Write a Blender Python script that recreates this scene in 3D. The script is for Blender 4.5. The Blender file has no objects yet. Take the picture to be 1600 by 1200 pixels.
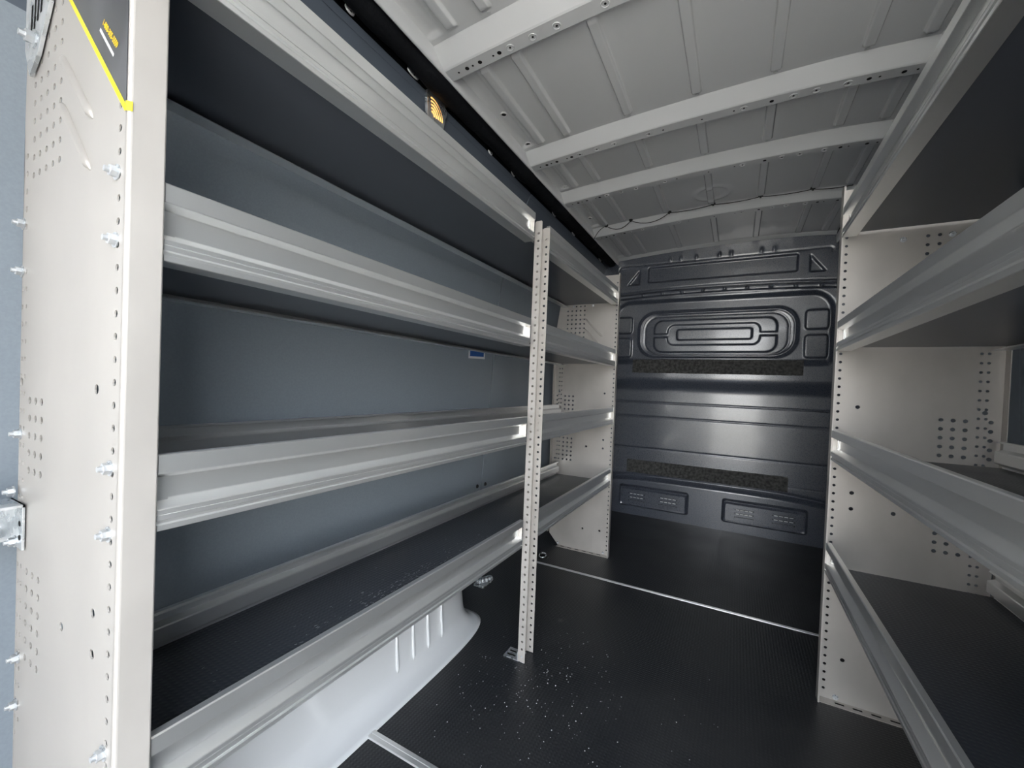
import bpy, math, random
import numpy as np
from mathutils import Vector, Matrix
random.seed(7)
SC = bpy.context.scene
COL = SC.collection

# ------------------------------------------------------------------ camera
YAW, PITCH, ROLL = .495, -.0166, .0398
f0 = Vector((-math.sin(YAW)*math.cos(PITCH), math.cos(YAW)*math.cos(PITCH), math.sin(PITCH)))
r0 = Vector((math.cos(YAW), math.sin(YAW), 0)); u0 = r0.cross(f0)
r1 = math.cos(ROLL)*r0 + math.sin(ROLL)*u0
u1 = -math.sin(ROLL)*r0 + math.cos(ROLL)*u0
cd = bpy.data.cameras.new('camera'); cam = bpy.data.objects.new('camera', cd); COL.objects.link(cam)
m = Matrix.Identity(4)
for i in range(3):
    m[i][0] = r1[i]; m[i][1] = u1[i]; m[i][2] = -f0[i]
m.translation = Vector((0, 0, .9047))
cam.matrix_world = m
cd.sensor_width = 36; cd.lens = 650.02/1600*36; cd.clip_start = .02; cd.clip_end = 200
cd.shift_y = 13.38/1600
SC.camera = cam

# ------------------------------------------------------------------ daylight and exposure
SC.view_settings.view_transform = 'Standard'; SC.view_settings.look = 'None'
SC.view_settings.gamma = 1; SC.view_settings.use_curve_mapping = False
SC.view_settings.exposure = .92
W = bpy.data.worlds.new('sky'); SC.world = W; W.use_nodes = True
wn = W.node_tree.nodes; wl = W.node_tree.links
bg = wn['Background']
tc = wn.new('ShaderNodeTexCoord'); sx = wn.new('ShaderNodeSeparateXYZ'); rp = wn.new('ShaderNodeValToRGB')
wl.new(tc.outputs['Generated'], sx.inputs[0]); wl.new(sx.outputs['Z'], rp.inputs[0])
rp.color_ramp.elements[0].position = 0; rp.color_ramp.elements[0].color = (.95, .95, .93, 1)
rp.color_ramp.elements[1].position = .5; rp.color_ramp.elements[1].color = (.80, .88, 1, 1)
wl.new(rp.outputs[0], bg.inputs[0])
# hazy sky, brightest round the veiled sun behind the van to the right
dp = wn.new('ShaderNodeVectorMath'); dp.operation = 'DOT_PRODUCT'; dp.inputs[1].default_value = Vector((.56, -.78, .26)).normalized()
wl.new(tc.outputs['Generated'], dp.inputs[0])
mr0 = wn.new('ShaderNodeMapRange'); mr0.interpolation_type = 'SMOOTHSTEP'
mr0.inputs['From Min'].default_value = .2; mr0.inputs['From Max'].default_value = 1; mr0.inputs['To Min'].default_value = 1.6; mr0.inputs['To Max'].default_value = 7.5
wl.new(dp.outputs['Value'], mr0.inputs['Value']); wl.new(mr0.outputs[0], bg.inputs[1])
sd = bpy.data.lights.new('sun', 'SUN'); sun = bpy.data.objects.new('sun', sd); COL.objects.link(sun)
sd.energy = 11; sd.angle = .01; sd.color = (1, .94, .84)
sun.rotation_euler = Vector((-.55, -.12, -.83)).to_track_quat('-Z', 'Y').to_euler(); sun.location = (0, 0, 6)

# ------------------------------------------------------------------ materials
def mat(name, col, rough=.5, metal=0., spec=.5, coat=0.):
    m = bpy.data.materials.new(name); m.use_nodes = True
    b = m.node_tree.nodes['Principled BSDF']
    b.inputs['Base Color'].default_value = (*col, 1); b.inputs['Roughness'].default_value = rough
    b.inputs['Metallic'].default_value = metal; b.inputs['Specular IOR Level'].default_value = spec
    b.inputs['Coat Weight'].default_value = coat; b.inputs['Coat Roughness'].default_value = .1
    return m
def noise(m, scale, stretch=(1, 1, 1), detail=3, bump=0., dist=.001, cola=None, colb=None, ra=None, rb=None, lo=.35, hi=.65, kind='noise'):
    n = m.node_tree.nodes; l = m.node_tree.links; b = n['Principled BSDF']
    t = n.new('ShaderNodeTexCoord'); mp = n.new('ShaderNodeMapping'); mp.inputs['Scale'].default_value = stretch
    if kind == 'noise':
        x = n.new('ShaderNodeTexNoise'); x.inputs['Detail'].default_value = detail; out = x.outputs[0]
    else:
        x = n.new('ShaderNodeTexVoronoi'); out = x.outputs['Distance']
    x.inputs['Scale'].default_value = scale
    l.new(t.outputs['Object'], mp.inputs[0]); l.new(mp.outputs[0], x.inputs['Vector'])
    mr = n.new('ShaderNodeMapRange'); mr.inputs['From Min'].default_value = lo; mr.inputs['From Max'].default_value = hi
    l.new(out, mr.inputs['Value'])
    if cola:
        mx = n.new('ShaderNodeMix'); mx.data_type = 'RGBA'
        mx.inputs['A'].default_value = (*cola, 1); mx.inputs['B'].default_value = (*colb, 1)
        l.new(mr.outputs[0], mx.inputs['Factor']); l.new(mx.outputs['Result'], b.inputs['Base Color'])
    if ra is not None:
        m2 = n.new('ShaderNodeMapRange'); m2.inputs['To Min'].default_value = ra; m2.inputs['To Max'].default_value = rb
        l.new(mr.outputs[0], m2.inputs['Value']); l.new(m2.outputs[0], b.inputs['Roughness'])
    if bump:
        bp = n.new('ShaderNodeBump'); bp.inputs['Strength'].default_value = bump; bp.inputs['Distance'].default_value = dist
        l.new(mr.outputs[0], bp.inputs['Height'])
        if b.inputs['Normal'].is_linked:
            l.new(b.inputs['Normal'].links[0].from_socket, bp.inputs['Normal'])
        l.new(bp.outputs[0], b.inputs['Normal'])
    return m
ALU = mat('brushed_aluminium', (.87, .875, .865), .29, .86)
STEEL = noise(mat('painted_steel', (.60, .57, .54), .42, .35), 9, (1, 1, .6), 4, 0, 0, (.455, .43, .40), (.52, .492, .46), .36, .48)
ZINC = noise(mat('zinc_plate', (.75, .78, .8), .3, .75), 40, (1, 1, 1), 3, .05, .0005, (.45, .48, .5), (.66, .68, .7), .22, .36)
WHITE = noise(mat('white_body_paint', (.69, .70, .705), .24, 0, .7, .6), 300, (1, 1, 1), 2, .02, .0002)
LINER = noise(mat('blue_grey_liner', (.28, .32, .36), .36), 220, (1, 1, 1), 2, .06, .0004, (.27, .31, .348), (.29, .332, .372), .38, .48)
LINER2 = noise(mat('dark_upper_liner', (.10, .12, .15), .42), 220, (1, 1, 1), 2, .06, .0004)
BULK = noise(mat('navy_moulded_plastic', (.055, .064, .085), .3, 0, 1.0, .5), 260, (1, 1, 1), 2, .06, .0003, (.052, .061, .082), (.06, .069, .092), .26, .33)
FELT = noise(mat('grey_felt', (.045, .045, .043), .95), 60, (1, 1, 1), 6, .6, .003, (.03, .03, .03), (.09, .09, .086), None, None)
BLACKFOAM = noise(mat('black_foam', (.006, .007, .009), .8, 0, .2), 40, (1, 1, 1), 3, .4, .004)
CABLE = mat('black_cable', (.01, .01, .01), .5)
HOLE = mat('dark_hole', (.015, .015, .015), .7, 0, .1)
YELLOW = mat('yellow_print', (.95, .72, .0), .4)
LABELBLK = noise(mat('black_label', (.05, .052, .06), .3), 14, (1, .4, .5), 1, 0, 0, (.022, .023, .028), (.055, .057, .066), None, None, .45, .6)
TXTY = mat('orange_print', (1, .62, 0), .4)
TXTW = mat('white_print', (.85, .85, .85), .4)
BLUE = mat('blue_label', (.01, .09, .36), .4)
def floor_mat(name, base, dusty, rough, rib=.5):
    m = mat(name, base, rough, 0, .4)
    n = m.node_tree.nodes; l = m.node_tree.links; b = n['Principled BSDF']
    t = n.new('ShaderNodeTexCoord')
    vals = []
    for d in ('X', 'Y'):
        w = n.new('ShaderNodeTexWave'); w.bands_direction = d; w.inputs['Scale'].default_value = 32; w.inputs['Distortion'].default_value = .6
        w.inputs['Detail Scale'].default_value = 6
        l.new(t.outputs['Object'], w.inputs['Vector']); vals.append(w)
    mu = n.new('ShaderNodeMath'); mu.operation = 'MULTIPLY'
    l.new(vals[0].outputs['Fac'], mu.inputs[0]); l.new(vals[1].outputs['Fac'], mu.inputs[1])
    bp = n.new('ShaderNodeBump'); bp.inputs['Strength'].default_value = rib; bp.inputs['Distance'].default_value = .0012
    l.new(mu.outputs[0], bp.inputs['Height']); l.new(bp.outputs[0], b.inputs['Normal'])
    ns = n.new('ShaderNodeTexNoise'); ns.inputs['Scale'].default_value = 3.2; ns.inputs['Detail'].default_value = 5
    l.new(t.outputs['Object'], ns.inputs['Vector'])
    mr = n.new('ShaderNodeMapRange'); mr.inputs['From Min'].default_value = .4; mr.inputs['From Max'].default_value = .75
    l.new(ns.outputs[0], mr.inputs['Value'])
    mx = n.new('ShaderNodeMix'); mx.data_type = 'RGBA'; mx.inputs['A'].default_value = (*base, 1); mx.inputs['B'].default_value = (*dusty, 1)
    l.new(mr.outputs[0], mx.inputs['Factor']); l.new(mx.outputs['Result'], b.inputs['Base Color'])
    m2 = n.new('ShaderNodeMapRange'); m2.inputs['To Min'].default_value = rough-.06; m2.inputs['To Max'].default_value = rough+.08
    l.new(mr.outputs[0], m2.inputs['Value']); l.new(m2.outputs[0], b.inputs['Roughness'])
    return m
FLOOR = floor_mat('black_ribbed_floor', (.017, .0185, .021), (.030, .031, .032), .38)
DECK = floor_mat('black_textured_deck', (.036, .041, .05), (.052, .057, .066), .34, .4)
AMBER = mat('amber_lamp_lens', (.9, .45, .12), .3)
_b = AMBER.node_tree.nodes['Principled BSDF']; _b.inputs['Emission Color'].default_value = (1, .5, .15, 1); _b.inputs['Emission Strength'].default_value = .8
UNDER = mat('smooth_deck_underside', (.07, .078, .095), .3, 0, .6)
GROUND = noise(mat('concrete_yard', (.5, .48, .45), .9), 3, (1, 1, 1), 5, .2, .01, (.54, .52, .485), (.64, .615, .575))

# ------------------------------------------------------------------ mesh helpers
class MB:
    def __init__(s): s.v = []; s.f = []; s.mi = []; s.mats = []
    def m(s, mt):
        if mt not in s.mats: s.mats.append(mt)
        return s.mats.index(mt)
    def add(s, vs, fs, mt):
        o = len(s.v); s.v += [tuple(v) for v in vs]; k = s.m(mt)
        for f in fs: s.f.append(tuple(o+i for i in f)); s.mi.append(k)
    def box(s, a, b, mt):
        x0, y0, z0 = a; x1, y1, z1 = b
        s.add([(x0,y0,z0),(x1,y0,z0),(x1,y1,z0),(x0,y1,z0),(x0,y0,z1),(x1,y0,z1),(x1,y1,z1),(x0,y1,z1)],
              [(0,3,2,1),(4,5,6,7),(0,1,5,4),(1,2,6,5),(2,3,7,6),(3,0,4,7)], mt)
    def prism(s, poly, d0, d1, mt):
        """poly: 3D points of one face, d0/d1 offset vectors"""
        n = len(poly); d0 = Vector(d0); d1 = Vector(d1)
        vs = [Vector(p)+d0 for p in poly]+[Vector(p)+d1 for p in poly]
        fs = [tuple(range(n))[::-1], tuple(range(n, 2*n))]+[(i, (i+1) % n, n+(i+1) % n, n+i) for i in range(n)]
        s.add(vs, fs, mt)
    def sheet(s, pts, th, ext0, ext1, mt):
        """pts: 2D polyline; th: thickness (offset to the left side); ext0/ext1 functions mapping (a,b)->3D at both ends"""
        P = [Vector(p) for p in pts]; n = len(P); off = []
        for i in range(n):
            d = Vector((0, 0))
            ns = []
            if i > 0: e = (P[i]-P[i-1]).normalized(); ns.append(Vector((-e.y, e.x)))
            if i < n-1: e = (P[i+1]-P[i]).normalized(); ns.append(Vector((-e.y, e.x)))
            nn = sum(ns, Vector((0, 0))).normalized(); k = 1/max(.4, nn.dot(ns[0]))
            off.append(P[i]+nn*th*k)
        loop = P+off[::-1]
        N = len(loop)
        vs = [ext0(q.x, q.y) for q in loop]+[ext1(q.x, q.y) for q in loop]
        fs = [(i, (i+1) % N, N+(i+1) % N, N+i) for i in range(N)]
        for i in range(n-1):
            fs.append((i, N-1-i, N-2-i, i+1)); fs.append((N+i, N+i+1, N+N-2-i, N+N-1-i))
        s.add(vs, fs, mt)
    def disc(s, c, r, ax, mt, th=.0004, n=10, r2=None):
        """short cylinder centred at c pointing along ax (unit vector), thickness th"""
        ax = Vector(ax).normalized(); t = ax.orthogonal().normalized(); b = ax.cross(t); c = Vector(c); r2 = r2 if r2 is not None else r
        vs = [c+(t*math.cos(2*math.pi*i/n)+b*math.sin(2*math.pi*i/n))*r for i in range(n)]
        vs += [c+ax*th+(t*math.cos(2*math.pi*i/n)+b*math.sin(2*math.pi*i/n))*r2 for i in range(n)]
        s.add(vs, [tuple(range(n))[::-1], tuple(range(n, 2*n))]+[(i, (i+1) % n, n+(i+1) % n, n+i) for i in range(n)], mt)
    def tube(s, pts, r, mt, n=8):
        pts = [Vector(p) for p in pts]; vs = []; fs = []
        up = None
        for i, p in enumerate(pts):
            d = (pts[min(i+1, len(pts)-1)]-pts[max(i-1, 0)]).normalized()
            if up is None: up = d.orthogonal().normalized()
            up = (up-d*up.dot(d)).normalized(); b = d.cross(up)
            rr = r[i] if isinstance(r, (list, tuple)) else r
            vs += [p+(up*math.cos(2*math.pi*k/n)+b*math.sin(2*math.pi*k/n))*rr for k in range(n)]
        for i in range(len(pts)-1):
            for k in range(n): fs.append((i*n+k, i*n+(k+1) % n, (i+1)*n+(k+1) % n, (i+1)*n+k))
        fs.append(tuple(range(n))[::-1]); fs.append(tuple(range((len(pts)-1)*n, len(pts)*n)))
        s.add(vs, fs, mt)
    def obj(s, name, parent=None, smooth=False, bevel=0):
        v = np.array(s.v, float); c = (v.min(0)+v.max(0))/2
        c[2] = v[:, 2].min()
        me = bpy.data.meshes.new(name); me.from_pydata([tuple(x) for x in (v-c)], [], s.f)
        for mt in s.mats: me.materials.append(mt)
        me.polygons.foreach_set('material_index', s.mi)
        if smooth: me.polygons.foreach_set('use_smooth', [True]*len(s.f))
        me.update()
        o = bpy.data.objects.new(name, me); COL.objects.link(o); place(o, Vector(c), parent)
        if bevel:
            b = o.modifiers.new('bevel', 'BEVEL'); b.width = bevel; b.segments = 2; b.limit_method = 'ANGLE'
        return o
WL = {}
def place(o, loc, parent=None):
    WL[o.name] = Vector(loc)
    if parent: o.parent = parent; o.location = Vector(loc)-WL[parent.name]
    else: o.location = loc
def thing(name, label, cat, loc, group=None):
    o = bpy.data.objects.new(name, None); COL.objects.link(o); o.empty_display_size = .05; place(o, Vector(loc))
    return tag(o, label, cat, group)
def tag(o, label, cat, group=None):
    o['label'] = label; o['category'] = cat
    if group: o['group'] = group
    return o
def struct(o, label=None):
    o['kind'] = 'structure'
    if label: o['label'] = label
    return o
def dup(src, loc, parent):
    c = src.copy(); COL.objects.link(c); place(c, Vector(loc), parent); return c

# ------------------------------------------------------------------ van body dimensions
XC = -.165
XWL, XWR = -1.02, .69
Y0, YB = -.40, 3.12

# outside ground
g = MB(); g.box((-15, -25, -.75), (15, 25, -.70), GROUND); struct(g.obj('ground'))

# floor (three plywood boards, black ribbed) and aluminium seams
b = MB(); b.box((XWL-.03, Y0, -.03), (XWR+.03, YB, 0), FLOOR); struct(b.obj('floor'), 'black ribbed load floor of the van')
for i, (ya, x0, x1, w) in enumerate([(1.952, -.93, .66, .016), (.768, -.785, .66, .026)]):
    b = MB()
    b.sheet([(-w/2, .0002), (-w/2+.002, .003), (-.002, .0034), (-.001, .0022), (.001, .0022), (.002, .0034), (w/2-.002, .003), (w/2, .0002)], .0006,
            lambda a, z, ya=ya, x0=x0: (x0, ya+a, z), lambda a, z, ya=ya, x1=x1: (x1, ya+a, z), ALU)
    struct(b.obj('trim_%d' % (i+1)), ['thin aluminium joint strip across the floor near the bulkhead', 'aluminium joint strip across the floor by the wheel arch'][i])

# side walls: sloping liner, two panels with a vertical joint
def wall_x(z, side):
    if z < 1.3: d = 0
    elif z < 1.6: d = .04*((z-1.3)/.3)**1.5
    else: d = .04+.08*(z-1.6)/.22
    return XWL+d if side < 0 else XWR-d
zs = [0, .2, .5, .9, 1.3, 1.38, 1.46, 1.53, 1.6, 1.71, 1.82]
for side, nm in ((-1, 'wall_left'), (1, 'wall_right')):
    b = MB()
    for (ya, yb, tilt) in ((Y0, 1.623, .035), (1.630, 2.62, 0), (2.624, YB, 0)):
        n = len(zs)
        def yy(y, z):
            return y+.11*(z-.45)*(1 if abs(y-1.627) < .012 else 0)
        th = -.008 if side < 0 else .008
        vs = [(wall_x(z, side), yy(ya, z), z) for z in zs]+[(wall_x(z, side), yy(yb, z), z) for z in zs]
        vs += [(x+th*1.0, y, z) for x, y, z in vs]
        fs = []
        for i in range(n-1):
            fs.append((i, n+i, n+i+1, i+1)); fs.append((2*n+i, 2*n+i+1, 3*n+i+1, 3*n+i))
            fs.append((i, i+1, 2*n+i+1, 2*n+i)); fs.append((n+i, 3*n+i, 3*n+i+1, n+i+1))
        fs.append((n-1, 2*n-1, 4*n-1, 3*n-1)); fs.append((0, 2*n, 3*n, n))
        b.add(vs, fs, LINER)
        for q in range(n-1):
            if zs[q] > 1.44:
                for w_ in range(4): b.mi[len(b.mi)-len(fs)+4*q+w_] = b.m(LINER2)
    xo = XWL-.012 if side < 0 else XWR+.012
    b.box((min(xo, xo+.02*side), Y0, 0), (max(xo, xo+.02*side), YB, 1.9), HOLE)
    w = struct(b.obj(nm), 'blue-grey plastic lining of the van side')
    # panel plugs
    if side < 0:
        for (y, z) in ((1.592, .441), (1.66, .439)):
            p = MB(); p.disc((XWL, y, z), .009, (1, 0, 0), CABLE, .004, 12, .007); p.obj('fastener_plug', w)

# roof rail cavity: dark recess above the wall panel
for side in (-1, 1):
    X = lambda x: x if side < 0 else 2*XC-x
    b = MB()
    prof = [(-.905, 1.80), (-.94, 1.84), (-.93, 1.90), (-.87, 1.935), (-.823, 1.92), (-.818, 1.86)]
    n = len(prof)
    vs = [(X(x), Y0, z) for x, z in prof]+[(X(x), YB, z) for x, z in prof]
    b.add(vs, [(i, i+1, n+i+1, n+i) for i in range(n-1)], BLACKFOAM)
    struct(b.obj('trim_%d' % (3 if side < 0 else 4)), 'dark cavity along the roof side rail')

# ceiling skin with pressed swages
def zb(x): return 1.876-np.where(x < .12, .040*((x-.12)/.92)**2, .014*((x-.12)/.33)**2)
def sstep(a, b_, x): t = np.clip((x-a)/(b_-a), 0, 1); return t*t*(3-2*t)
SW = (-.617, -.385, -.16, .063, .285, .415, -.725)
XS = set(np.round(np.linspace(-.812, .482, 140), 4))
for xr in SW:
    for w in (.011, .0125, .014, .0155, .017, .0185): XS |= {round(xr-w, 4), round(xr+w, 4)}
XS = np.array(sorted(XS))
BOWS = [.02, .46, 1.00, 1.59, 1.985, 2.50]
YS = np.linspace(Y0, 3.14, 500)
xx, yy_ = np.meshgrid(XS, YS, indexing='ij')
zz = zb(xx)+.0345
mask = np.zeros_like(xx); lim = [Y0]+BOWS+[3.12]
for i in range(len(lim)-1):
    a, c = lim[i]+.075, lim[i+1]-.082
    if c-a > .1: mask += sstep(a, a+.008, yy_)*(1-sstep(c-.008, c, yy_))
for xr in SW:
    w = .0175
    prof = 1-sstep(.0115, w, np.abs(xx-xr))
    zz -= .011*prof*mask
zz += .010*mask*(sstep(-.806, -.800, xx)-sstep(-.764, -.756, xx))
rr = np.sqrt((xx+.15)**2+(yy_-2.30)**2)
zz -= .006*np.exp(-((rr-.075)/.011)**2)*(xx > -.26)
# downturned side of the roof rail
b = MB(); nx, ny = xx.shape
vs = [(float(xx[i, j]), float(yy_[i, j]), float(zz[i, j])) for i in range(nx) for j in range(ny)]
fs = [(i*ny+j, i*ny+j+1, (i+1)*ny+j+1, (i+1)*ny+j) for i in range(nx-1) for j in range(ny-1)]
b.add(vs, fs, WHITE)
ceil = struct(b.obj('ceiling', smooth=True), 'grey-white painted sheet metal roof with pressed swages')
b = MB(); b.box((-1.05, Y0, 1.945), (.72, 3.16, 1.96), WHITE); b.obj('outer_skin', ceil)
for side in (-1, 1):
    b = MB(); X = lambda x: x if side < 0 else 2*XC-x
    pts = [(-.808, 1.875), (-.810, 1.85), (-.811, 1.832), (-.815, 1.827), (-.820, 1.830), (-.820, 1.875)]
    n = len(pts); vs = [(X(x), Y0, z) for x, z in pts]+[(X(x), YB, z) for x, z in pts]
    b.add(vs, [(i, i+1, n+i+1, n+i) for i in range(n-1)], WHITE)
    for yh in (.95, 1.30, 1.50, 1.9, 2.3):
        b.tube([(X(-.780)+.011*math.cos(a), yh+.011*math.sin(a), 1.879) for a in np.linspace(0, 2*math.pi, 14)], .003, WHITE, 5)
        b.disc((X(-.780), yh, 1.879), .008, (0, 0, -1), HOLE, .001, 10)
    b.obj('roof_rail', ceil, True)
# roof bows
def bow(yb_, wide=.045, holes=True):
    b = MB(); xs = np.linspace(-.812, .48, 60)
    # section: skin flange, slanted rear face, bottom, front face, flange
    sec = [(-.080, .0348), (-.060, .034), (-.054, .030), (-.008, .002), (-.003, 0), (wide-.006, 0), (wide, .003), (wide+.012, .033), (wide+.03, .0345)]
    n = len(sec); vs = []
    for x in xs:
        for (dy, dz) in sec: vs.append((x, yb_+dy, float(zb(x))+dz))
    fs = [(i*n+j, i*n+j+1, (i+1)*n+j+1, (i+1)*n+j) for i in range(len(xs)-1) for j in range(n-1)]
    fs += [tuple(range(n)), tuple((len(xs)-1)*n+k for k in range(n))]
    b.add(vs, fs, WHITE)
    h = b
    rnd = random.Random(int(yb_*100))
    for xh, big, ring in [(-.775, 0, 0), (-.745, 1, 0), (-.725, 0, 0), (-.70, 1, 0), (-.655, 0, 0), (-.635, 1, 0), (-.60, 0, 1), (-.53, 0, 1), (-.46, 0, 1), (-.33, 0, 1), (-.28, 0, 0), (-.15, 0, 0), (-.05, 0, 0), (-.02, 0, 1), (.06, 1, 0), (.12, 0, 1), (.18, 0, 1), (.26, 0, 1), (.31, 1, 0), (.335, 0, 0), (.39, 1, 0), (.42, 0, 0), (.44, 1, 0)]:
        z = float(zb(xh))-.0002
        if ring:
            h.tube([(xh+.0105*math.cos(a), yb_+wide/2-.003+.0105*math.sin(a), z) for a in np.linspace(0, 2*math.pi, 16)], .0016, WHITE, 5)
        h.disc((xh, yb_+wide/2-.003, z), .0065 if big else .0032, (0, 0, -1), HOLE, .0006, 10)
    for xr in (-.617, -.385, -.16, .063, .285, .415):
        h.disc((xr, yb_-.070, float(zb(xr))+.0335), .006, (0, .1, -1), WHITE, .002, 10)
    b.obj('roof_bow', ceil)
for y in BOWS: bow(y, .045 if y < 2.4 else .05)
# front header under the roof skin at the bulkhead
b = MB(); xs = np.linspace(-.812, .48, 50); vs = []
sec = [(-.06, .034), (-.05, .028), (-.03, .02), (-.012, .014), (.0, .016)]
for x in xs:
    for dy, dz in sec: vs.append((x, 3.112+dy, float(zb(x))+dz))
n = len(sec); b.add(vs, [(i*n+j, i*n+j+1, (i+1)*n+j+1, (i+1)*n+j) for i in range(len(xs)-1) for j in range(n-1)], WHITE)
b.obj('front_header', ceil)
b = MB()
b.prism([(-1.03, Y0, 0), (-.985, Y0, 0), (-.985, .13, 0), (-1.0, .17, 0), (-1.03, .17, 0)], (0, 0, 0), (0, 0, 1.9), WHITE)
struct(b.obj('trim_5', bevel=.004), 'white painted rear door pillar')
# closed rear leaf, unseen, added to keep daylight off the near end panel
b = MB(); b.box((-1.03, Y0-.05, 0), (-.30, Y0-.005, 1.86), WHITE)
struct(b.obj('light_block_leaf', bevel=.004), 'unseen white rear leaf added to block daylight')
# rear roof edge above the door opening
b = MB(); b.box((-1.05, Y0-.03, 1.84), (.72, Y0, 1.96), WHITE); b.obj('rear_header', ceil)

# ------------------------------------------------------------------ moulded bulkhead as a relief
X0B, X1B = -1.03, .70
gx = np.linspace(X0B, X1B, 330); gz = np.linspace(0, 1.935, 390)
BX, BZ = np.meshgrid(gx, gz, indexing='ij')
def rrect(x0, x1, z0, z1, r):
    cx, cz = (x0+x1)/2, (z0+z1)/2
    qx = np.abs(BX-cx)-(x1-x0)/2+r; qz = np.abs(BZ-cz)-(z1-z0)/2+r
    return np.sqrt(np.maximum(qx, 0)**2+np.maximum(qz, 0)**2)+np.minimum(np.maximum(qx, qz), 0)-r
def inside(sd_, w=.008): return 1-sstep(-w/2, w/2, sd_)
def groove(sd_, w, d): return -d*np.exp(-(sd_/w)**2)
D = np.zeros_like(BX)            # protrusion towards the load space
D += .035*sstep(.90, 1.01, BZ)   # upper half stands proud, curved lower lip
ts = (BX+.165)/.63
# bottom bulge with arched top line
arch = .285-.022*np.abs(ts+0)**4
D += .024*(1-sstep(-.03, .0, BZ-arch)) + groove(BZ-arch-.006, .010, .012)
for z in (.824, .719, .489): D += groove(BZ-z, .0035, .006)
D += groove(BZ-.335, .003, .0015)
# dish round the oval pressing
dish = rrect(-.815, .485, 1.0, 1.545, .11)
D -= .022*inside(dish, .035)*sstep(1.09, 1.14, BZ)
o1 = rrect(-.65, .32, 1.146, 1.472, .12)
D += .006*inside(o1, .010) 
D += .006*inside(np.abs(rrect(-.632, .302, 1.16, 1.455, .11))-.005, .006)
o3 = rrect(-.535, .205, 1.185, 1.405, .055)
o5 = rrect(-.445, .115, 1.232, 1.372, .045)
gap = 1-inside(np.abs(BZ-1.30)-.012, .006)*(1-inside(o5))
D += .009*inside(o3, .009)*gap
D -= .009*inside(o5, .008)
D += .007*inside(np.abs(rrect(-.45, .12, 1.227, 1.377, .045))-.004, .006)*0
D += .010*inside(rrect(-.385, .07, 1.268, 1.340, .018), .008)
o2 = rrect(-.60, .27, 1.166, 1.436, .095)
D += groove(o2, .005, .004)
# side cells beside the oval
for (x0, x1) in ((-.80, -.695), (.352, .47)):
    D += .010*inside(rrect(x0, x1, 1.322, 1.44, .02), .010)
    D += .010*inside(rrect(x0, x1, 1.148, 1.287, .02), .010)
# ledge with studs
D += .012*inside(np.abs(BZ-1.60+.02*ts*ts)-.014, .008)
D += groove(BZ-1.625+.02*ts*ts, .008, .010)
for x in np.linspace(-.62, .42, 9):
    D += .008*np.exp(-((BX-x)/.006)**2)*inside(np.abs(BZ-1.60+.02*ts*ts)-.012, .004)
# upper panel
D -= .014*inside(rrect(-.592, .296, 1.682, 1.785, .01), .010)
D += groove(rrect(-.80, .47, 1.66, 1.81, .02), .004, .004)*(BZ > 1.78)
def tri(pts):
    d = np.full_like(BX, -9.)
    (a0, b0), (a1, b1), (a2, b2) = pts
    if (a1-a0)*(b2-b0)-(a2-a0)*(b1-b0) < 0: pts = pts[::-1]
    for i in range(3):
        (xa, za), (xb, z_b) = pts[i], pts[(i+1) % 3]
        L = math.hypot(xb-xa, z_b-za); nx_, nz_ = (z_b-za)/L, -(xb-xa)/L
        d = np.maximum(d, (BX-xa)*nx_+(BZ-za)*nz_)
    return d
D -= .012*inside(tri([(-.655, 1.77), (-.735, 1.672), (-.655, 1.672)][::-1]), .008)
D -= .012*inside(tri([(.36, 1.772), (.437, 1.672), (.36, 1.672)]), .008)
for x in (-.45, -.38, -.28, -.14, -.07, .1, .17):
    D += .006*np.exp(-((BX-x)/.008)**2)*np.exp(-((BZ-1.83)/.016)**2)
nx, ny = BX.shape
b = MB()
vs = [(float(BX[i, j]), float(YB-D[i, j]), float(BZ[i, j])) for i in range(nx) for j in range(ny)]
fs = [(i*ny+j, (i+1)*ny+j, (i+1)*ny+j+1, i*ny+j+1) for i in range(nx-1) for j in range(ny-1)]
b.add(vs, fs, BULK); b.box((X0B, YB+.02, 0), (X1B, YB+.03, 1.95), BULK)
bulk = struct(b.obj('wall_front', smooth=True), 'navy moulded bulkhead behind the seats')
for (x0, x1) in ((-.735, -.26), (-.056, .414)):
    b = MB(); yf = YB-.048
    def rr_(x0, x1, z0, z1, r, y):
        P = []
        for cx, cz, a0 in ((x1-r, z1-r, 0), (x0+r, z1-r, 90), (x0+r, z0+r, 180), (x1-r, z0+r, 270)):
            for k in range(5):
                a = math.radians(a0+22.5*k); P.append((cx+r*math.cos(a), y, cz+r*math.sin(a)))
        return P
    loops = [rr_(x0-.004, x1+.004, .056, .220, .022, YB-.015), rr_(x0, x1, .060, .216, .02, YB-.026), rr_(x0+.010, x1-.010, .070, .206, .014, yf+.002), rr_(x0+.014, x1-.014, .074, .202, .012, yf), rr_(x0+.022, x1-.022, .082, .186, .01, yf+.004)]
    n = 20; vs = sum(loops, []); fs = []
    for k in range(4): fs += [(k*n+i, k*n+(i+1) % n, (k+1)*n+(i+1) % n, (k+1)*n+i) for i in range(n)]
    fs.append(tuple(4*n+i for i in range(n))); b.add(vs, fs, BULK)
    for (a, c) in ((x0+.075, x0+.185), (x0+.285, x0+.405)):
        s = b
        for k, z in enumerate((.158, .132, .108)):
            s.box((a, yf+.0035, z-.004), (c, yf+.007, z+.004), HOLE)
            for q in range(5):
                xq = a+.006+(c-a-.012)*q/4
                s.box((xq-.0018, yf+.001, z-.005), (xq+.0018, yf+.005, z+.005), BULK)
                if q < 4: s.box((xq+.003, yf+.001, z-.0035), (xq+.003+(c-a)/6, yf+.0034, z+.0015), WHITE if k < 2 else BULK)  # white bars paint in the light showing through the slots
    b.obj('vent_panel', bulk)
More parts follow.
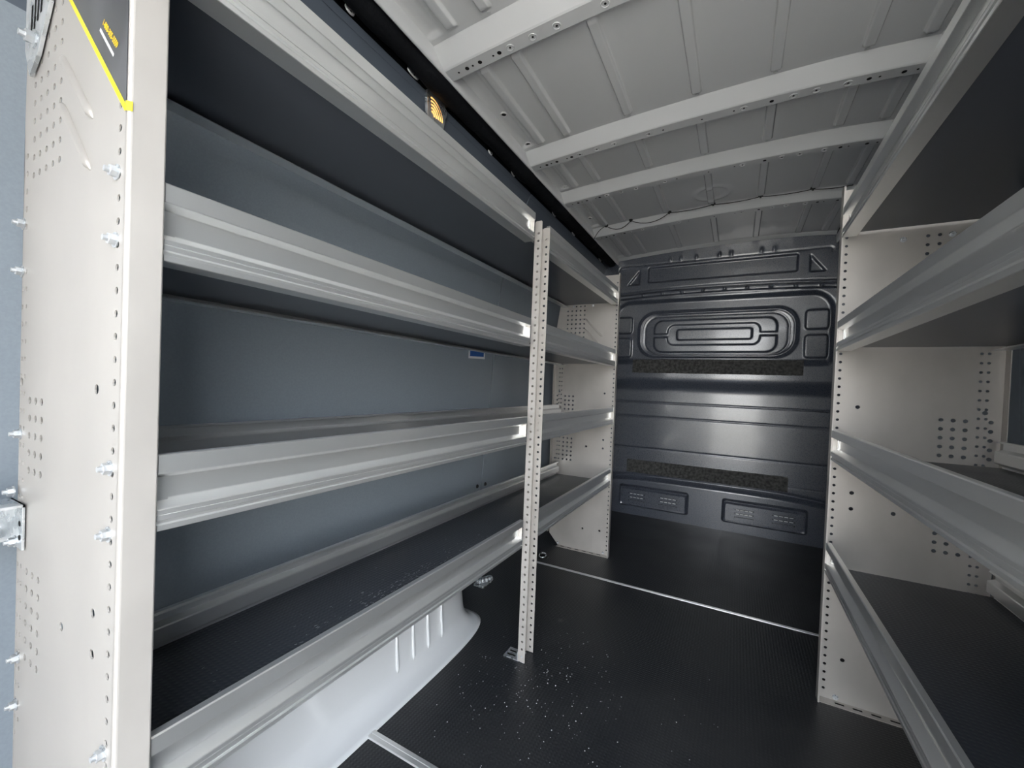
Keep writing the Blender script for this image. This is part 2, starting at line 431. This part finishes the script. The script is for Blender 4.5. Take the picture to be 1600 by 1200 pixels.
for (x0, x1, z0, z1, lab) in ((-.674, .352, 1.036, 1.130, 'long grey felt strip on the bulkhead just below the oval pressing'),
                              (-.692, .306, .305, .399, 'long grey felt strip low on the bulkhead above the vent panels')):
    b = MB(); yo = YB-.037 if z0 > 1 else YB-.002
    N = 60; vs = []; fs = []
    for i in range(N+1):
        x = x0+(x1-x0)*i/N; w = random.uniform(-.001, .001)
        for (y, z) in ((yo, z0+w), (yo-.005, z0+w+.001), (yo-.006, (z0+z1)/2), (yo-.005, z1+w-.001), (yo, z1+w)): vs.append((x, y, z))
    for i in range(N):
        for j in range(4): fs.append((i*5+j, (i+1)*5+j, (i+1)*5+j+1, i*5+j+1))
    b.add(vs, fs, FELT)
    tag(b.obj('felt_strip'), lab, 'felt strip')

# ------------------------------------------------------------------ wheel arch (white painted, left side under the shelves)
def arch_mesh(side):
    b = MB(); X = lambda x: x if side < 0 else 2*XC-x
    yc = .815; ring = []
    lv = [(0.0, .0, .572), (.003, .0, .572), (.005, .014, .560), (.010, .030, .548), (.020, .044, .537), (.038, .057, .528), (.06, .064, .523), (.12, .068, .515), (.18, .072, .49), (.23, .062, .46), (.27, .078, .40), (.295, .105, .33), (.305, .15, .26)]
    n = 40
    for (z, inset, hl) in lv:
        P = []
        for k in range(n+1):
            a = math.pi*k/n; e = .28
            cx = abs(math.sin(a))**e; cy = math.copysign(abs(math.cos(a))**.55, math.cos(a))
            w = (.239-inset)
            P.append((X(-1.019+w*cx), yc+hl*cy, z))
        ring.append(P)
    vs = sum(ring, []); m_ = n+1
    fs = [(i*m_+k, i*m_+k+1, (i+1)*m_+k+1, (i+1)*m_+k) for i in range(len(lv)-1) for k in range(n)]
    fs.append(tuple((len(lv)-1)*m_+k for k in range(m_)))
    b.add(vs, fs, WHITE)
    return b
wa = arch_mesh(-1)
w_o = wa.obj('wheel_arch', smooth=True)
tag(w_o, 'white painted wheel arch bulging from under the lowest left shelf', 'wheel arch')
for y in (.92, .99, 1.06, 1.13):
    b = MB(); b.tube([(-.842, y, .045), (-.842, y, .06), (-.848, y, .12), (-.852, y, .19)], [.002, .005, .005, .003], WHITE, 8); b.obj('pressed_rib', w_o, True)

# ------------------------------------------------------------------ perforated sheet helper
def perforate(poly, th, holes, n=8):
    """flat sheet in (u, z) with real punched holes; returns vertices (u, d, z) and faces, d from 0 to th"""
    def mesh(b):
        me = bpy.data.meshes.new('tmp'); me.from_pydata(b.v, [], b.f); me.update(); return me
    b = MB(); b.prism([(u, 0, z) for u, z in poly], (0, 0, 0), (0, th, 0), STEEL)
    h = MB()
    for u, z, r in holes: h.disc((u, -.003, z), r, (0, 1, 0), STEEL, th+.006, n)
    oa = bpy.data.objects.new('tmp', mesh(b)); ob = bpy.data.objects.new('tmp', mesh(h))
    import bmesh
    for o in (oa, ob):
        bm = bmesh.new(); bm.from_mesh(o.data); bmesh.ops.recalc_face_normals(bm, faces=bm.faces); bm.to_mesh(o.data); bm.free(); COL.objects.link(o)
    md = oa.modifiers.new('b', 'BOOLEAN'); md.object = ob; md.operation = 'DIFFERENCE'; md.solver = 'EXACT'
    dg = bpy.context.evaluated_depsgraph_get()
    me = bpy.data.meshes.new_from_object(oa.evaluated_get(dg))
    vs = [tuple(v.co) for v in me.vertices]; fs = [tuple(p.vertices) for p in me.polygons]
    bpy.data.objects.remove(oa); bpy.data.objects.remove(ob); bpy.data.meshes.remove(me)
    return vs, fs

# ------------------------------------------------------------------ shelving units
PANEL = {}
def end_panel(root, x0, s, y, inward, name='end_panel', dep=0):
    """x0: front edge X, s: direction from the front to the wall, inward: Y sign of the flanges"""
    U = lambda u: x0+s*u
    b = MB(); Hh = 1.524
    out = [(.004, 0), (.30, 0), (.355-dep, .06), (.362-dep, 1.24), (.325, 1.50), (.30, Hh), (.004, Hh)]
    if dep not in PANEL:
        # punched holes
        G = .0246
        pos = []
        z = .03
        while z < 1.5:
            pos.append((.018, z, .0042)); z += G
        Z0 = .497-20*G
        for k in range(0, 52):
            zz_ = Z0+G*k
            if .38 < zz_ < 1.06: pos.append((.316, zz_, .0036))
            if .35 < zz_ < 1.06 and zz_ < 1.22: pos.append((.345 if k % 2 == 9 else .330, zz_, .0036))
        for c, u in enumerate((.244, .268, .292, .340)):
            for k in range(5): pos.append((u, .7605+.0243*k, .0052))
            for k in range(6):
                zz_ = .497+.0243*k
                if c < 3 or k == 0: pos.append((u, zz_, .0052))
        for c, u in enumerate((.197, .221, .246, .271, .295)):
            for k in range(9):
                zz_ = 1.365-.0246*k
                if c > 2 and k < 1: continue
                pos.append((u, zz_, .0046))
        for k in range(5): pos.append((.322, 1.20-.0246*k, .0046))
        for u, z in ((.064, .882), (.061, .628), (.061, .581), (.156, .583), (.060, .128), (.157, .123), (.328, .882)): pos.append((u, z, .0058))
        for k in range(7): pos.append((.10+.03*k, 1.48, .006))
        PANEL[dep] = perforate(out, .0015, pos)
    pv, pf_ = PANEL[dep]
    b.add([(U(u), y+inward*d, z) for u, d, z in pv], pf_ if s*inward > 0 else [f[::-1] for f in pf_], STEEL)
    # front flange with folded edge, extruded over the height
    r = .004; pts = [(.0045, 0)]+[(r-r*math.sin(a), r-r*math.cos(a)) for a in np.linspace(0, math.pi/2, 5)]+[(0, .032)]
    pts += [(.001, .0335), (.005, .0335)]
    f = lambda z: (lambda u, d: (U(u), y+inward*d, z))
    b.sheet(pts, -.0015, f(0), f(Hh), STEEL)
    # bottom flange with slots
    b.box((min(U(.004), U(.30)), min(y, y+inward*.03), 0), (max(U(.004), U(.30)), max(y, y+inward*.03), .002), STEEL)
    sl = -1 if y > 1 else 1
    for k in range(7):
        xa = U(.045+.042*k); xb = U(.045+.042*k+.022)
        yy1 = y+inward*.012; yy2 = y+inward*.018
        b.box((min(xa, xb), min(yy1, yy2), .0021), (max(xa, xb), max(yy1, yy2), .0025), HOLE)
    # back flange
    b.box((min(U(.360-dep), U(.362-dep)), min(y, y+inward*.025), .07), (max(U(.360-dep), U(.362-dep)), max(y, y+inward*.025), 1.235), STEEL)
    p = b.obj(name, root)
    # stiffening beads
    yb_ = y-.0016 if inward < 0 else y
    for (ua, za, ub, zb_) in ((.195, 1.297, .092, 1.192), (.193, 1.238, .096, 1.134)):
        t = MB(); N = 12; P = [(U(ua+(ub-ua)*k/N), yb_, za+(zb_-za)*k/N) for k in range(N+1)]
        t.tube(P, [.001]+[.0055]*(N-1)+[.001], STEEL, 8); t.obj('stiffening_bead', p, True)
    return p
BOLT = None
def bolt(parent, x, y, z, d=-1, L=.012, k=1.):
    global BOLT
    if BOLT is None:
        b = MB()
        b.disc((0, 0, 0), .0085, (0, -1, 0), ZINC, .0012, 16)
        b.disc((0, -.0012, 0), .0062, (0, -1, 0), ZINC, .0055, 6)
        b.disc((0, -.0067, 0), .0034, (0, -1, 0), ZINC, .0042, 12, .003)
        me = bpy.data.meshes.new('bolt'); me.from_pydata(b.v, [], b.f); me.materials.append(ZINC); me.update(); BOLT = me
    o = bpy.data.objects.new('bolt', BOLT); COL.objects.link(o); place(o, Vector((x, y, z)), parent)
    if d > 0: o.rotation_euler = (0, 0, math.pi)
    if k != 1: o.scale = (k, k, k)
    return o
LIPH = .088
def lip(root, xf, s, y0, y1, z, name='front_lip'):
    """C-shaped aluminium edge profile; s: direction from its face towards the deck"""
    pts = [(.014, .084), (.012, .088), (.002, .088), (0, .0865), (0, .0665), (.0008, .0657), (.0142, .0605), (.0150, .0592), (.0150, .0345), (.0142, .0333), (.0010, .0254), (0, .0243), (0, .0195), (.0008, .0188), (0, .0180), (0, .0125), (.0035, .0112), (.0038, .0080), (0, .0068), (0, .0008), (.001, 0), (.034, 0)]
    b = MB(); f = lambda y: (lambda u, d: (xf+s*u, y, z+d))
    b.sheet(pts, .0016 if s > 0 else .0016, f(y0), f(y1), ALU)
    o = b.obj(name, root)
    return o
def shelf(root, xf, xb, s, y0, y1, z, splits=()):
    """tray: deck board, back lip over the full length, front lips between the uprights, end connectors"""
    b = MB(); xa, xc = sorted((xf+s*.024, xb-s*.004))
    b.box((xa, y0+.002, z+.0125), (xc, y1-.002, z+.020), DECK)
    b.box((xa, y0+.002, z+.0105), (xc, y1-.002, z+.0124), UNDER)
    t = b.obj('shelf', root)
    lip(t, xb, -s, y0+.001, y1-.001, z, 'back_lip')
    ed = [y0]+[q for p in splits for q in p]+[y1]
    for k in range(0, len(ed), 2):
        ya, yb_ = ed[k], ed[k+1]
        lip(t, xf, s, ya+.001, yb_-.001, z, 'front_lip')
        for yy1, e in ((ya, 1), (yb_, -1)):
            c = MB(); yy2 = yy1+e*.0012
            x1 = xf+s*.003; x2 = xf+s*.0145
            c.box((min(x1, x2), min(yy1, yy2), z+.024), (max(x1, x2), max(yy1, yy2), z+.066), STEEL)
            x3 = xf+s*.0142; x4 = xf+s*.0130
            c.box((min(x3, x4), min(yy1, yy1+e*.016), z+.032), (max(x3, x4), max(yy1, yy1+e*.016), z+.060), ALU)
            c.obj('end_connector', t)
    return t
# ---- left unit
LU = thing('shelving_unit', 'long aluminium shelving unit along the left wall with four trays and a perforated centre post', 'shelving unit', (-.745, 1.215, 0))
XF, XBK = -.57, -.885
ZL = (1.357, 1.0295, .722, .396)
pn = end_panel(LU, XF, -1, .19, 1, dep=.026)
pf = end_panel(LU, XF, -1, 2.24, -1)
for u, z in ((.023, 1.116), (.023, 1.044), (.023, .798), (.023, .726), (.333, 1.107), (.336, 1.04), (.330, .808), (.321, .487), (.325, .417), (.023, .485), (.023, .412), (.023, 1.43)):
    bolt(pn, XF-u, .19, z)
for u, z in ((.035, .012), (.30, .012), (.26, 1.366), (.15, 1.366)): bolt(pf, XF-u, 2.2385, z, k=.8)
# wall mounting bracket near the camera: strut bar and slotted angle
b = MB(); b.box((-1.012, .145, .668), (-.915, .170, .704), ZINC)
b.obj('strut_bar', pn, bevel=.002)
b = MB(); b.box((-.925, .186, .648), (-.865, .1885, .712), ZINC); b.box((-.925, .150, .708), (-.865, .1885, .712), ZINC)
b.box((-.925, .148, .650), (-.922, .188, .71), ZINC)
for z in (.664, .684): b.disc((-.876, .1858, z), .004, (0, -1, 0), HOLE, .0004, 10)
br = b.obj('wall_bracket', pn, bevel=.001)
bolt(br, -.895, .186, .655); bolt(br, -.905, .186, .725)
b = MB()
b.prism([(-.865, .184, 1.30), (-.835, .184, 1.318), (-.790, .184, 1.372), (-.80, .184, 1.44), (-.88, .184, 1.44), (-.885, .184, 1.34)], (0, 0, 0), (0, .004, 0), ZINC)
for k in range(4):
    b.prism([(-.862+.013*k, .1838, 1.35+.006*k), (-.857+.013*k, .1838, 1.35+.006*k), (-.852+.013*k, .1838, 1.39+.006*k), (-.857+.013*k, .1838, 1.39+.006*k)], (0, -.0004, 0), (0, .0, 0), HOLE)
ub = b.obj('upper_wall_bracket', pn, bevel=.0008)
bolt(ub, -.845, .184, 1.342, k=1.35)
# warning label folded over the front edge of the near end panel
b = MB(); yl = .1895
tri_ = [(-.735-.055, yl, 1.354+.062), (-.573, yl, 1.182), (-.573, yl, 1.51), (-.79, yl, 1.51)]
b.prism(tri_, (0, -.0003, 0), (0, .0001, 0), LABELBLK)
b.prism([(-.735-.055, yl-.0004, 1.354+.062), (-.573, yl-.0004, 1.182), (-.573, yl-.0004, 1.176), (-.5755, yl-.0004, 1.176), (-.7955, yl-.0004, 1.414)], (0, -.0001, 0), (0, .0001, 0), YELLOW)
b.prism([(-.573, yl, 1.176), (-.5690, yl+.004, 1.176), (-.5690, yl+.004, 1.186), (-.573, yl, 1.186)], (0, -.0006, 0), (0.0001, -.0002, 0), YELLOW)
lb = b.obj('warning_label', pn); lb['label'] = 'black label with a yellow border'
def text(s_, size, mt, loc, rz, parent, name):
    cu = bpy.data.curves.new(name, 'FONT'); cu.body = s_; cu.size = size; cu.align_x = 'LEFT'; cu.extrude = 0; cu.offset = .00035
    o = bpy.data.objects.new(name, cu); COL.objects.link(o)
    me = bpy.data.meshes.new_from_object(o); bpy.data.objects.remove(o)
    me.name = name; me.materials.clear(); me.materials.append(mt)
    R_ = Matrix.Rotation(rz, 4, 'Y') @ Matrix.Rotation(math.pi/2, 4, 'X')
    me.transform(R_)
    t = bpy.data.objects.new(name, me); COL.objects.link(t); place(t, Vector(loc), parent); return t
ang = math.atan2(.033, .030)
text('1-800-305-5559', .0088, TXTY, (-.6385, yl-.0006, 1.289), math.radians(46), lb, 'phone_number')
t = MB(); t.prism([(-.6455, yl-.0005, 1.2840), (-.6430, yl-.0005, 1.2862), (-.6055, yl-.0005, 1.2448), (-.6075, yl-.0005, 1.2425)], (0, -.0001, 0), (0, .0001, 0), TXTW)
t.obj('white_text_line', lb)
# trays
for z in ZL:
    shelf(LU, XF-.003, XBK, -1, .224, 2.206, z, [(1.171, 1.284)])
# centre post: two perforated angles joined by a web
def post():
    b = MB(); H_ = 1.437
    hs = []; z = .020
    while z < 1.42: hs.append((.0125, z, .0040)); z += .0246
    pv, pf_ = perforate([(0, .003), (.024, .003), (.024, H_-.003), (.021, H_), (.003, H_), (0, H_-.003)], .0018, hs)
    for ya in (1.215, 1.278):
        b.add([(XF-.024+u, ya+d, z) for u, d, z in pv], pf_, STEEL)
    b.box((XF-.0255, 1.215, 0.003), (XF-.024, 1.2798, H_-.004), STEEL)
    p = b.obj('centre_post', LU)
    f = MB(); f.box((-.650, 1.216, 0), (-.590, 1.268, .003), ZINC); f.box((-.600, 1.217, 0), (-.572, 1.219, .03), ZINC)
    f.box((-.642, 1.228, .0031), (-.612, 1.235, .0036), HOLE); f.box((-.642, 1.247, .0031), (-.612, 1.254, .0036), HOLE)
    fb = f.obj('foot_bracket', p, bevel=.0008)
    q = bolt(fb, -.600, 1.240, .004); q.rotation_euler = (math.radians(-90), 0, 0)
    return p
post()
# ---- right unit
RU = thing('shelving_unit', 'aluminium shelving unit along the right side with black decks and four trays', 'shelving unit', (.43, .75, 0))
XR, XRB, YR0 = .25, .603, .30
pr = end_panel(RU, XR, 1, 1.56, -1)
end_panel(RU, XR, 1, YR0, 1)
for u, z in ((.048, .012), (.246, 1.363), (.145, 1.361)): bolt(pr, XR+u, 1.5585, z, k=.9)
for z in (1.375, 1.0435, .724, .392):
    t = shelf(RU, XR+.001, XRB, 1, YR0+.034, 1.526, z)

# ------------------------------------------------------------------ small things
# roof cable with clips along the frontmost roof bow
yc_ = 2.425
cl = [(-.721, 0), (-.579, 0), (-.37, 0), (-.152, 0), (.063, 0), (.278, 0), (.43, 0)]
P = []
def zc(x): return float(zb(x))+.026
pts = [(-.80, yc_+.02, float(zb(-.79))-.03)]+[(x, yc_, zc(x)) for x, _ in cl]
for i in range(len(pts)-1):
    a, c = Vector(pts[i]), Vector(pts[i+1]); sag = .022 if i in (1, 2) else (.004 if i > 2 else -.01)
    for k in range(8):
        t = k/8; q = a.lerp(c, t); q.z -= sag*4*t*(1-t); q.y += sag*1.2*4*t*(1-t); P.append(tuple(q))
P.append(pts[-1])
b = MB(); b.tube(P, .0022, CABLE, 6)
cab = tag(b.obj('roof_cable', smooth=True), 'thin black cable clipped along the roof bow nearest the bulkhead', 'cable')
for x, _ in cl[:-1]:
    b = MB(); b.disc((x, yc_+.004, zc(x)+.009), .011, (0, -.3, -1), CABLE, .004, 12); b.box((x-.004, yc_-.006, zc(x)-.006), (x+.004, yc_+.004, zc(x)+.006), CABLE)
    b.obj('cable_clip', cab)
# black loom in the left roof cavity
b = MB(); ys = np.arange(Y0+.05, 3.08, .03); P = []; Rr = []
for y in ys:
    near = max(math.exp(-((y-bb-.03)/.07)**2) for bb in BOWS)
    P.append((-.859+.006*near, y, 1.845-.008*near)); Rr.append(.034+.004*near+random.uniform(-.003, .002))
b.tube(P, Rr, BLACKFOAM, 12)
tag(b.obj('wiring_loom', smooth=True), 'thick black padded wiring loom running along the left roof rail', 'wiring loom')
# pale metal brackets peeking out over the liner
for (y, z, L, lab) in ((.722, 1.832, .03, 'pale curved bracket on the left roof rail nearest the viewer'),
                  (.955, 1.830, .05, 'long pale bracket on the left roof rail just before the amber lamp'),
                  (1.40, 1.822, .03, 'pale bracket on the left roof rail just beyond the amber lamp'),
                  (1.59, 1.826, .035, 'second pale bracket beyond the amber lamp on the left roof rail'),
                  (2.05, 1.826, .05, 'pale bracket on the left roof rail above the centre post'),
                  (2.35, 1.824, .05, 'pale bracket on the left roof rail near the far shelf end'),
                  (2.90, 1.826, .06, 'pale bracket on the left roof rail right beside the bulkhead')):
    b = MB(); n = 10; poly = []
    for k in range(n+1):
        a = math.pi*k/n; poly.append((-.898+.004*math.sin(a), y+L/2*math.cos(a), z-.014*math.sin(a)*.9))
    b.prism(poly, (0, 0, 0), (.003, 0, .004), WHITE)
    b.disc((-.893, y, z-.006), .003, (1, 0, -.2), HOLE, .002, 8)
    tag(b.obj('rail_bracket', bevel=.0006), lab, 'bracket', 'pale brackets on the left roof rail')
# amber cargo lamp
lamp = thing('cargo_lamp', 'small lit amber ribbed lamp in a grey housing on the left roof rail', 'lamp', (-.905, 1.06, 1.76))
b = MB()
b.prism([(-.898, 1.015, 1.80), (-.905, 1.03, 1.735), (-.905, 1.105, 1.735), (-.898, 1.118, 1.805), (-.900, 1.10, 1.83), (-.902, 1.02, 1.83)], (-.004, 0, 0), (.008, 0, 0), ZINC)
b.obj('housing', lamp, bevel=.002)
b = MB(); c = Vector((-.8955, 1.045, 1.758))
for k in range(5):
    r_ = .012+.010*k
    b.tube([(c.x+.001, c.y+r_*math.cos(a), c.z+r_*math.sin(a)) for a in np.linspace(.1, 1.75, 12)], .0026, AMBER, 6)
b.obj('ribbed_lens', lamp, True)
b = MB(); b.tube([(-.903, 1.02, 1.846), (-.901, 1.05, 1.845), (-.901, 1.09, 1.843), (-.903, 1.13, 1.84)], [.006, .010, .010, .005], noise(mat('amber_clip', (.5, .25, .08), .4), 60), 8); b.obj('wire_clip', lamp, True)
# blue label on the wall
b = MB(); b.prism([(XWL+.0012, 1.481, 1.015), (XWL+.0012, 1.612, 1.020), (XWL+.0012, 1.612, 1.095), (XWL+.0012, 1.481, 1.090)], (0, 0, 0), (.0006, 0, 0), TXTW)
b.prism([(XWL+.0019, 1.492, 1.025), (XWL+.0019, 1.601, 1.030), (XWL+.0019, 1.601, 1.085), (XWL+.0019, 1.492, 1.080)], (0, 0, 0), (.0004, 0, 0), BLUE)
tag(b.obj('wall_sticker'), 'blue sticker with a white border on the left wall lining', 'sticker')
# tie-down rings
def tie(x, y, lab):
    t = thing('tie_down_ring', lab, 'tie-down ring', (x, y, 0), 'floor tie-down rings')
    b = MB(); b.disc((x, y, 0), .034, (0, 0, 1), CABLE, .004, 20, .030); b.disc((x, y, .004), .022, (0, 0, 1), HOLE, .0006, 20); b.obj('base_plate', t)
    b = MB(); b.tube([(x+.018*math.cos(a), y+.018*math.sin(a), .010+.006*math.sin(a)) for a in np.linspace(0, 2*math.pi, 20)], .0035, ZINC, 8); b.obj('ring', t, True)
tie(-.872, 2.03, 'round metal tie-down ring in the floor beside the far left end panel')
t = thing('cargo_hook', 'pale ridged tie-down fitting on the floor under the lowest left shelf', 'tie-down fitting', (-.97, 1.60, 0))
b = MB()
for k in range(4): b.disc((-.985+.008*k, 1.585+.016*k, .012), .018, (0, 0, 1), ZINC, .016, 14, .013)
b.box((-1.003, 1.565, 0), (-.952, 1.65, .010), ZINC); b.obj('base_plate', t, bevel=.002)
# metal shavings on the floor (far too many to count)
b = MB(); rnd = random.Random(3)
for k in range(260):
    if k < 190: x = rnd.gauss(-.50, .14); y = rnd.gauss(1.12, .17)
    else: x = rnd.uniform(-.75, .0); y = rnd.uniform(.75, 1.5)
    if y < .55 or x > .2 or x < -.76 or (x < -.56 and 1.19 < y < 1.3): continue
    r_ = rnd.choice((.0006, .0008, .001, .0016)); b.disc((x, y, .0002), r_, (rnd.uniform(-.4, .4), rnd.uniform(-.4, .4), 1), TXTW, .0008, 5, r_*.5)
o = b.obj('metal_shavings'); tag(o, 'tiny bright metal shavings scattered on the black floor round the centre post', 'debris'); o['kind'] = 'stuff'
# white flecks on lowest left deck: dusty scratches plus painted-in glints
b = MB()
for k in range(900):
    x = -.60-abs(rnd.gauss(0, .06)); y = rnd.gauss(.78, .2)
    if not .3 < y < 1.15: continue
    L = rnd.uniform(.001, .008); a = rnd.gauss(1.57, .3); w = .0003
    dx, dy = math.cos(a)*L, math.sin(a)*L
    z = ZL[3]+.0203
    b.prism([(x, y, z), (x+dx, y+dy, z), (x+dx+w, y+dy, z), (x+w, y, z)], (0, 0, 0), (0, 0, .0002), TXTW)
o = b.obj('glint_dust'); tag(o, 'fine bright dust, scuffs and painted glints on the lowest left deck', 'dust'); o['kind'] = 'stuff'
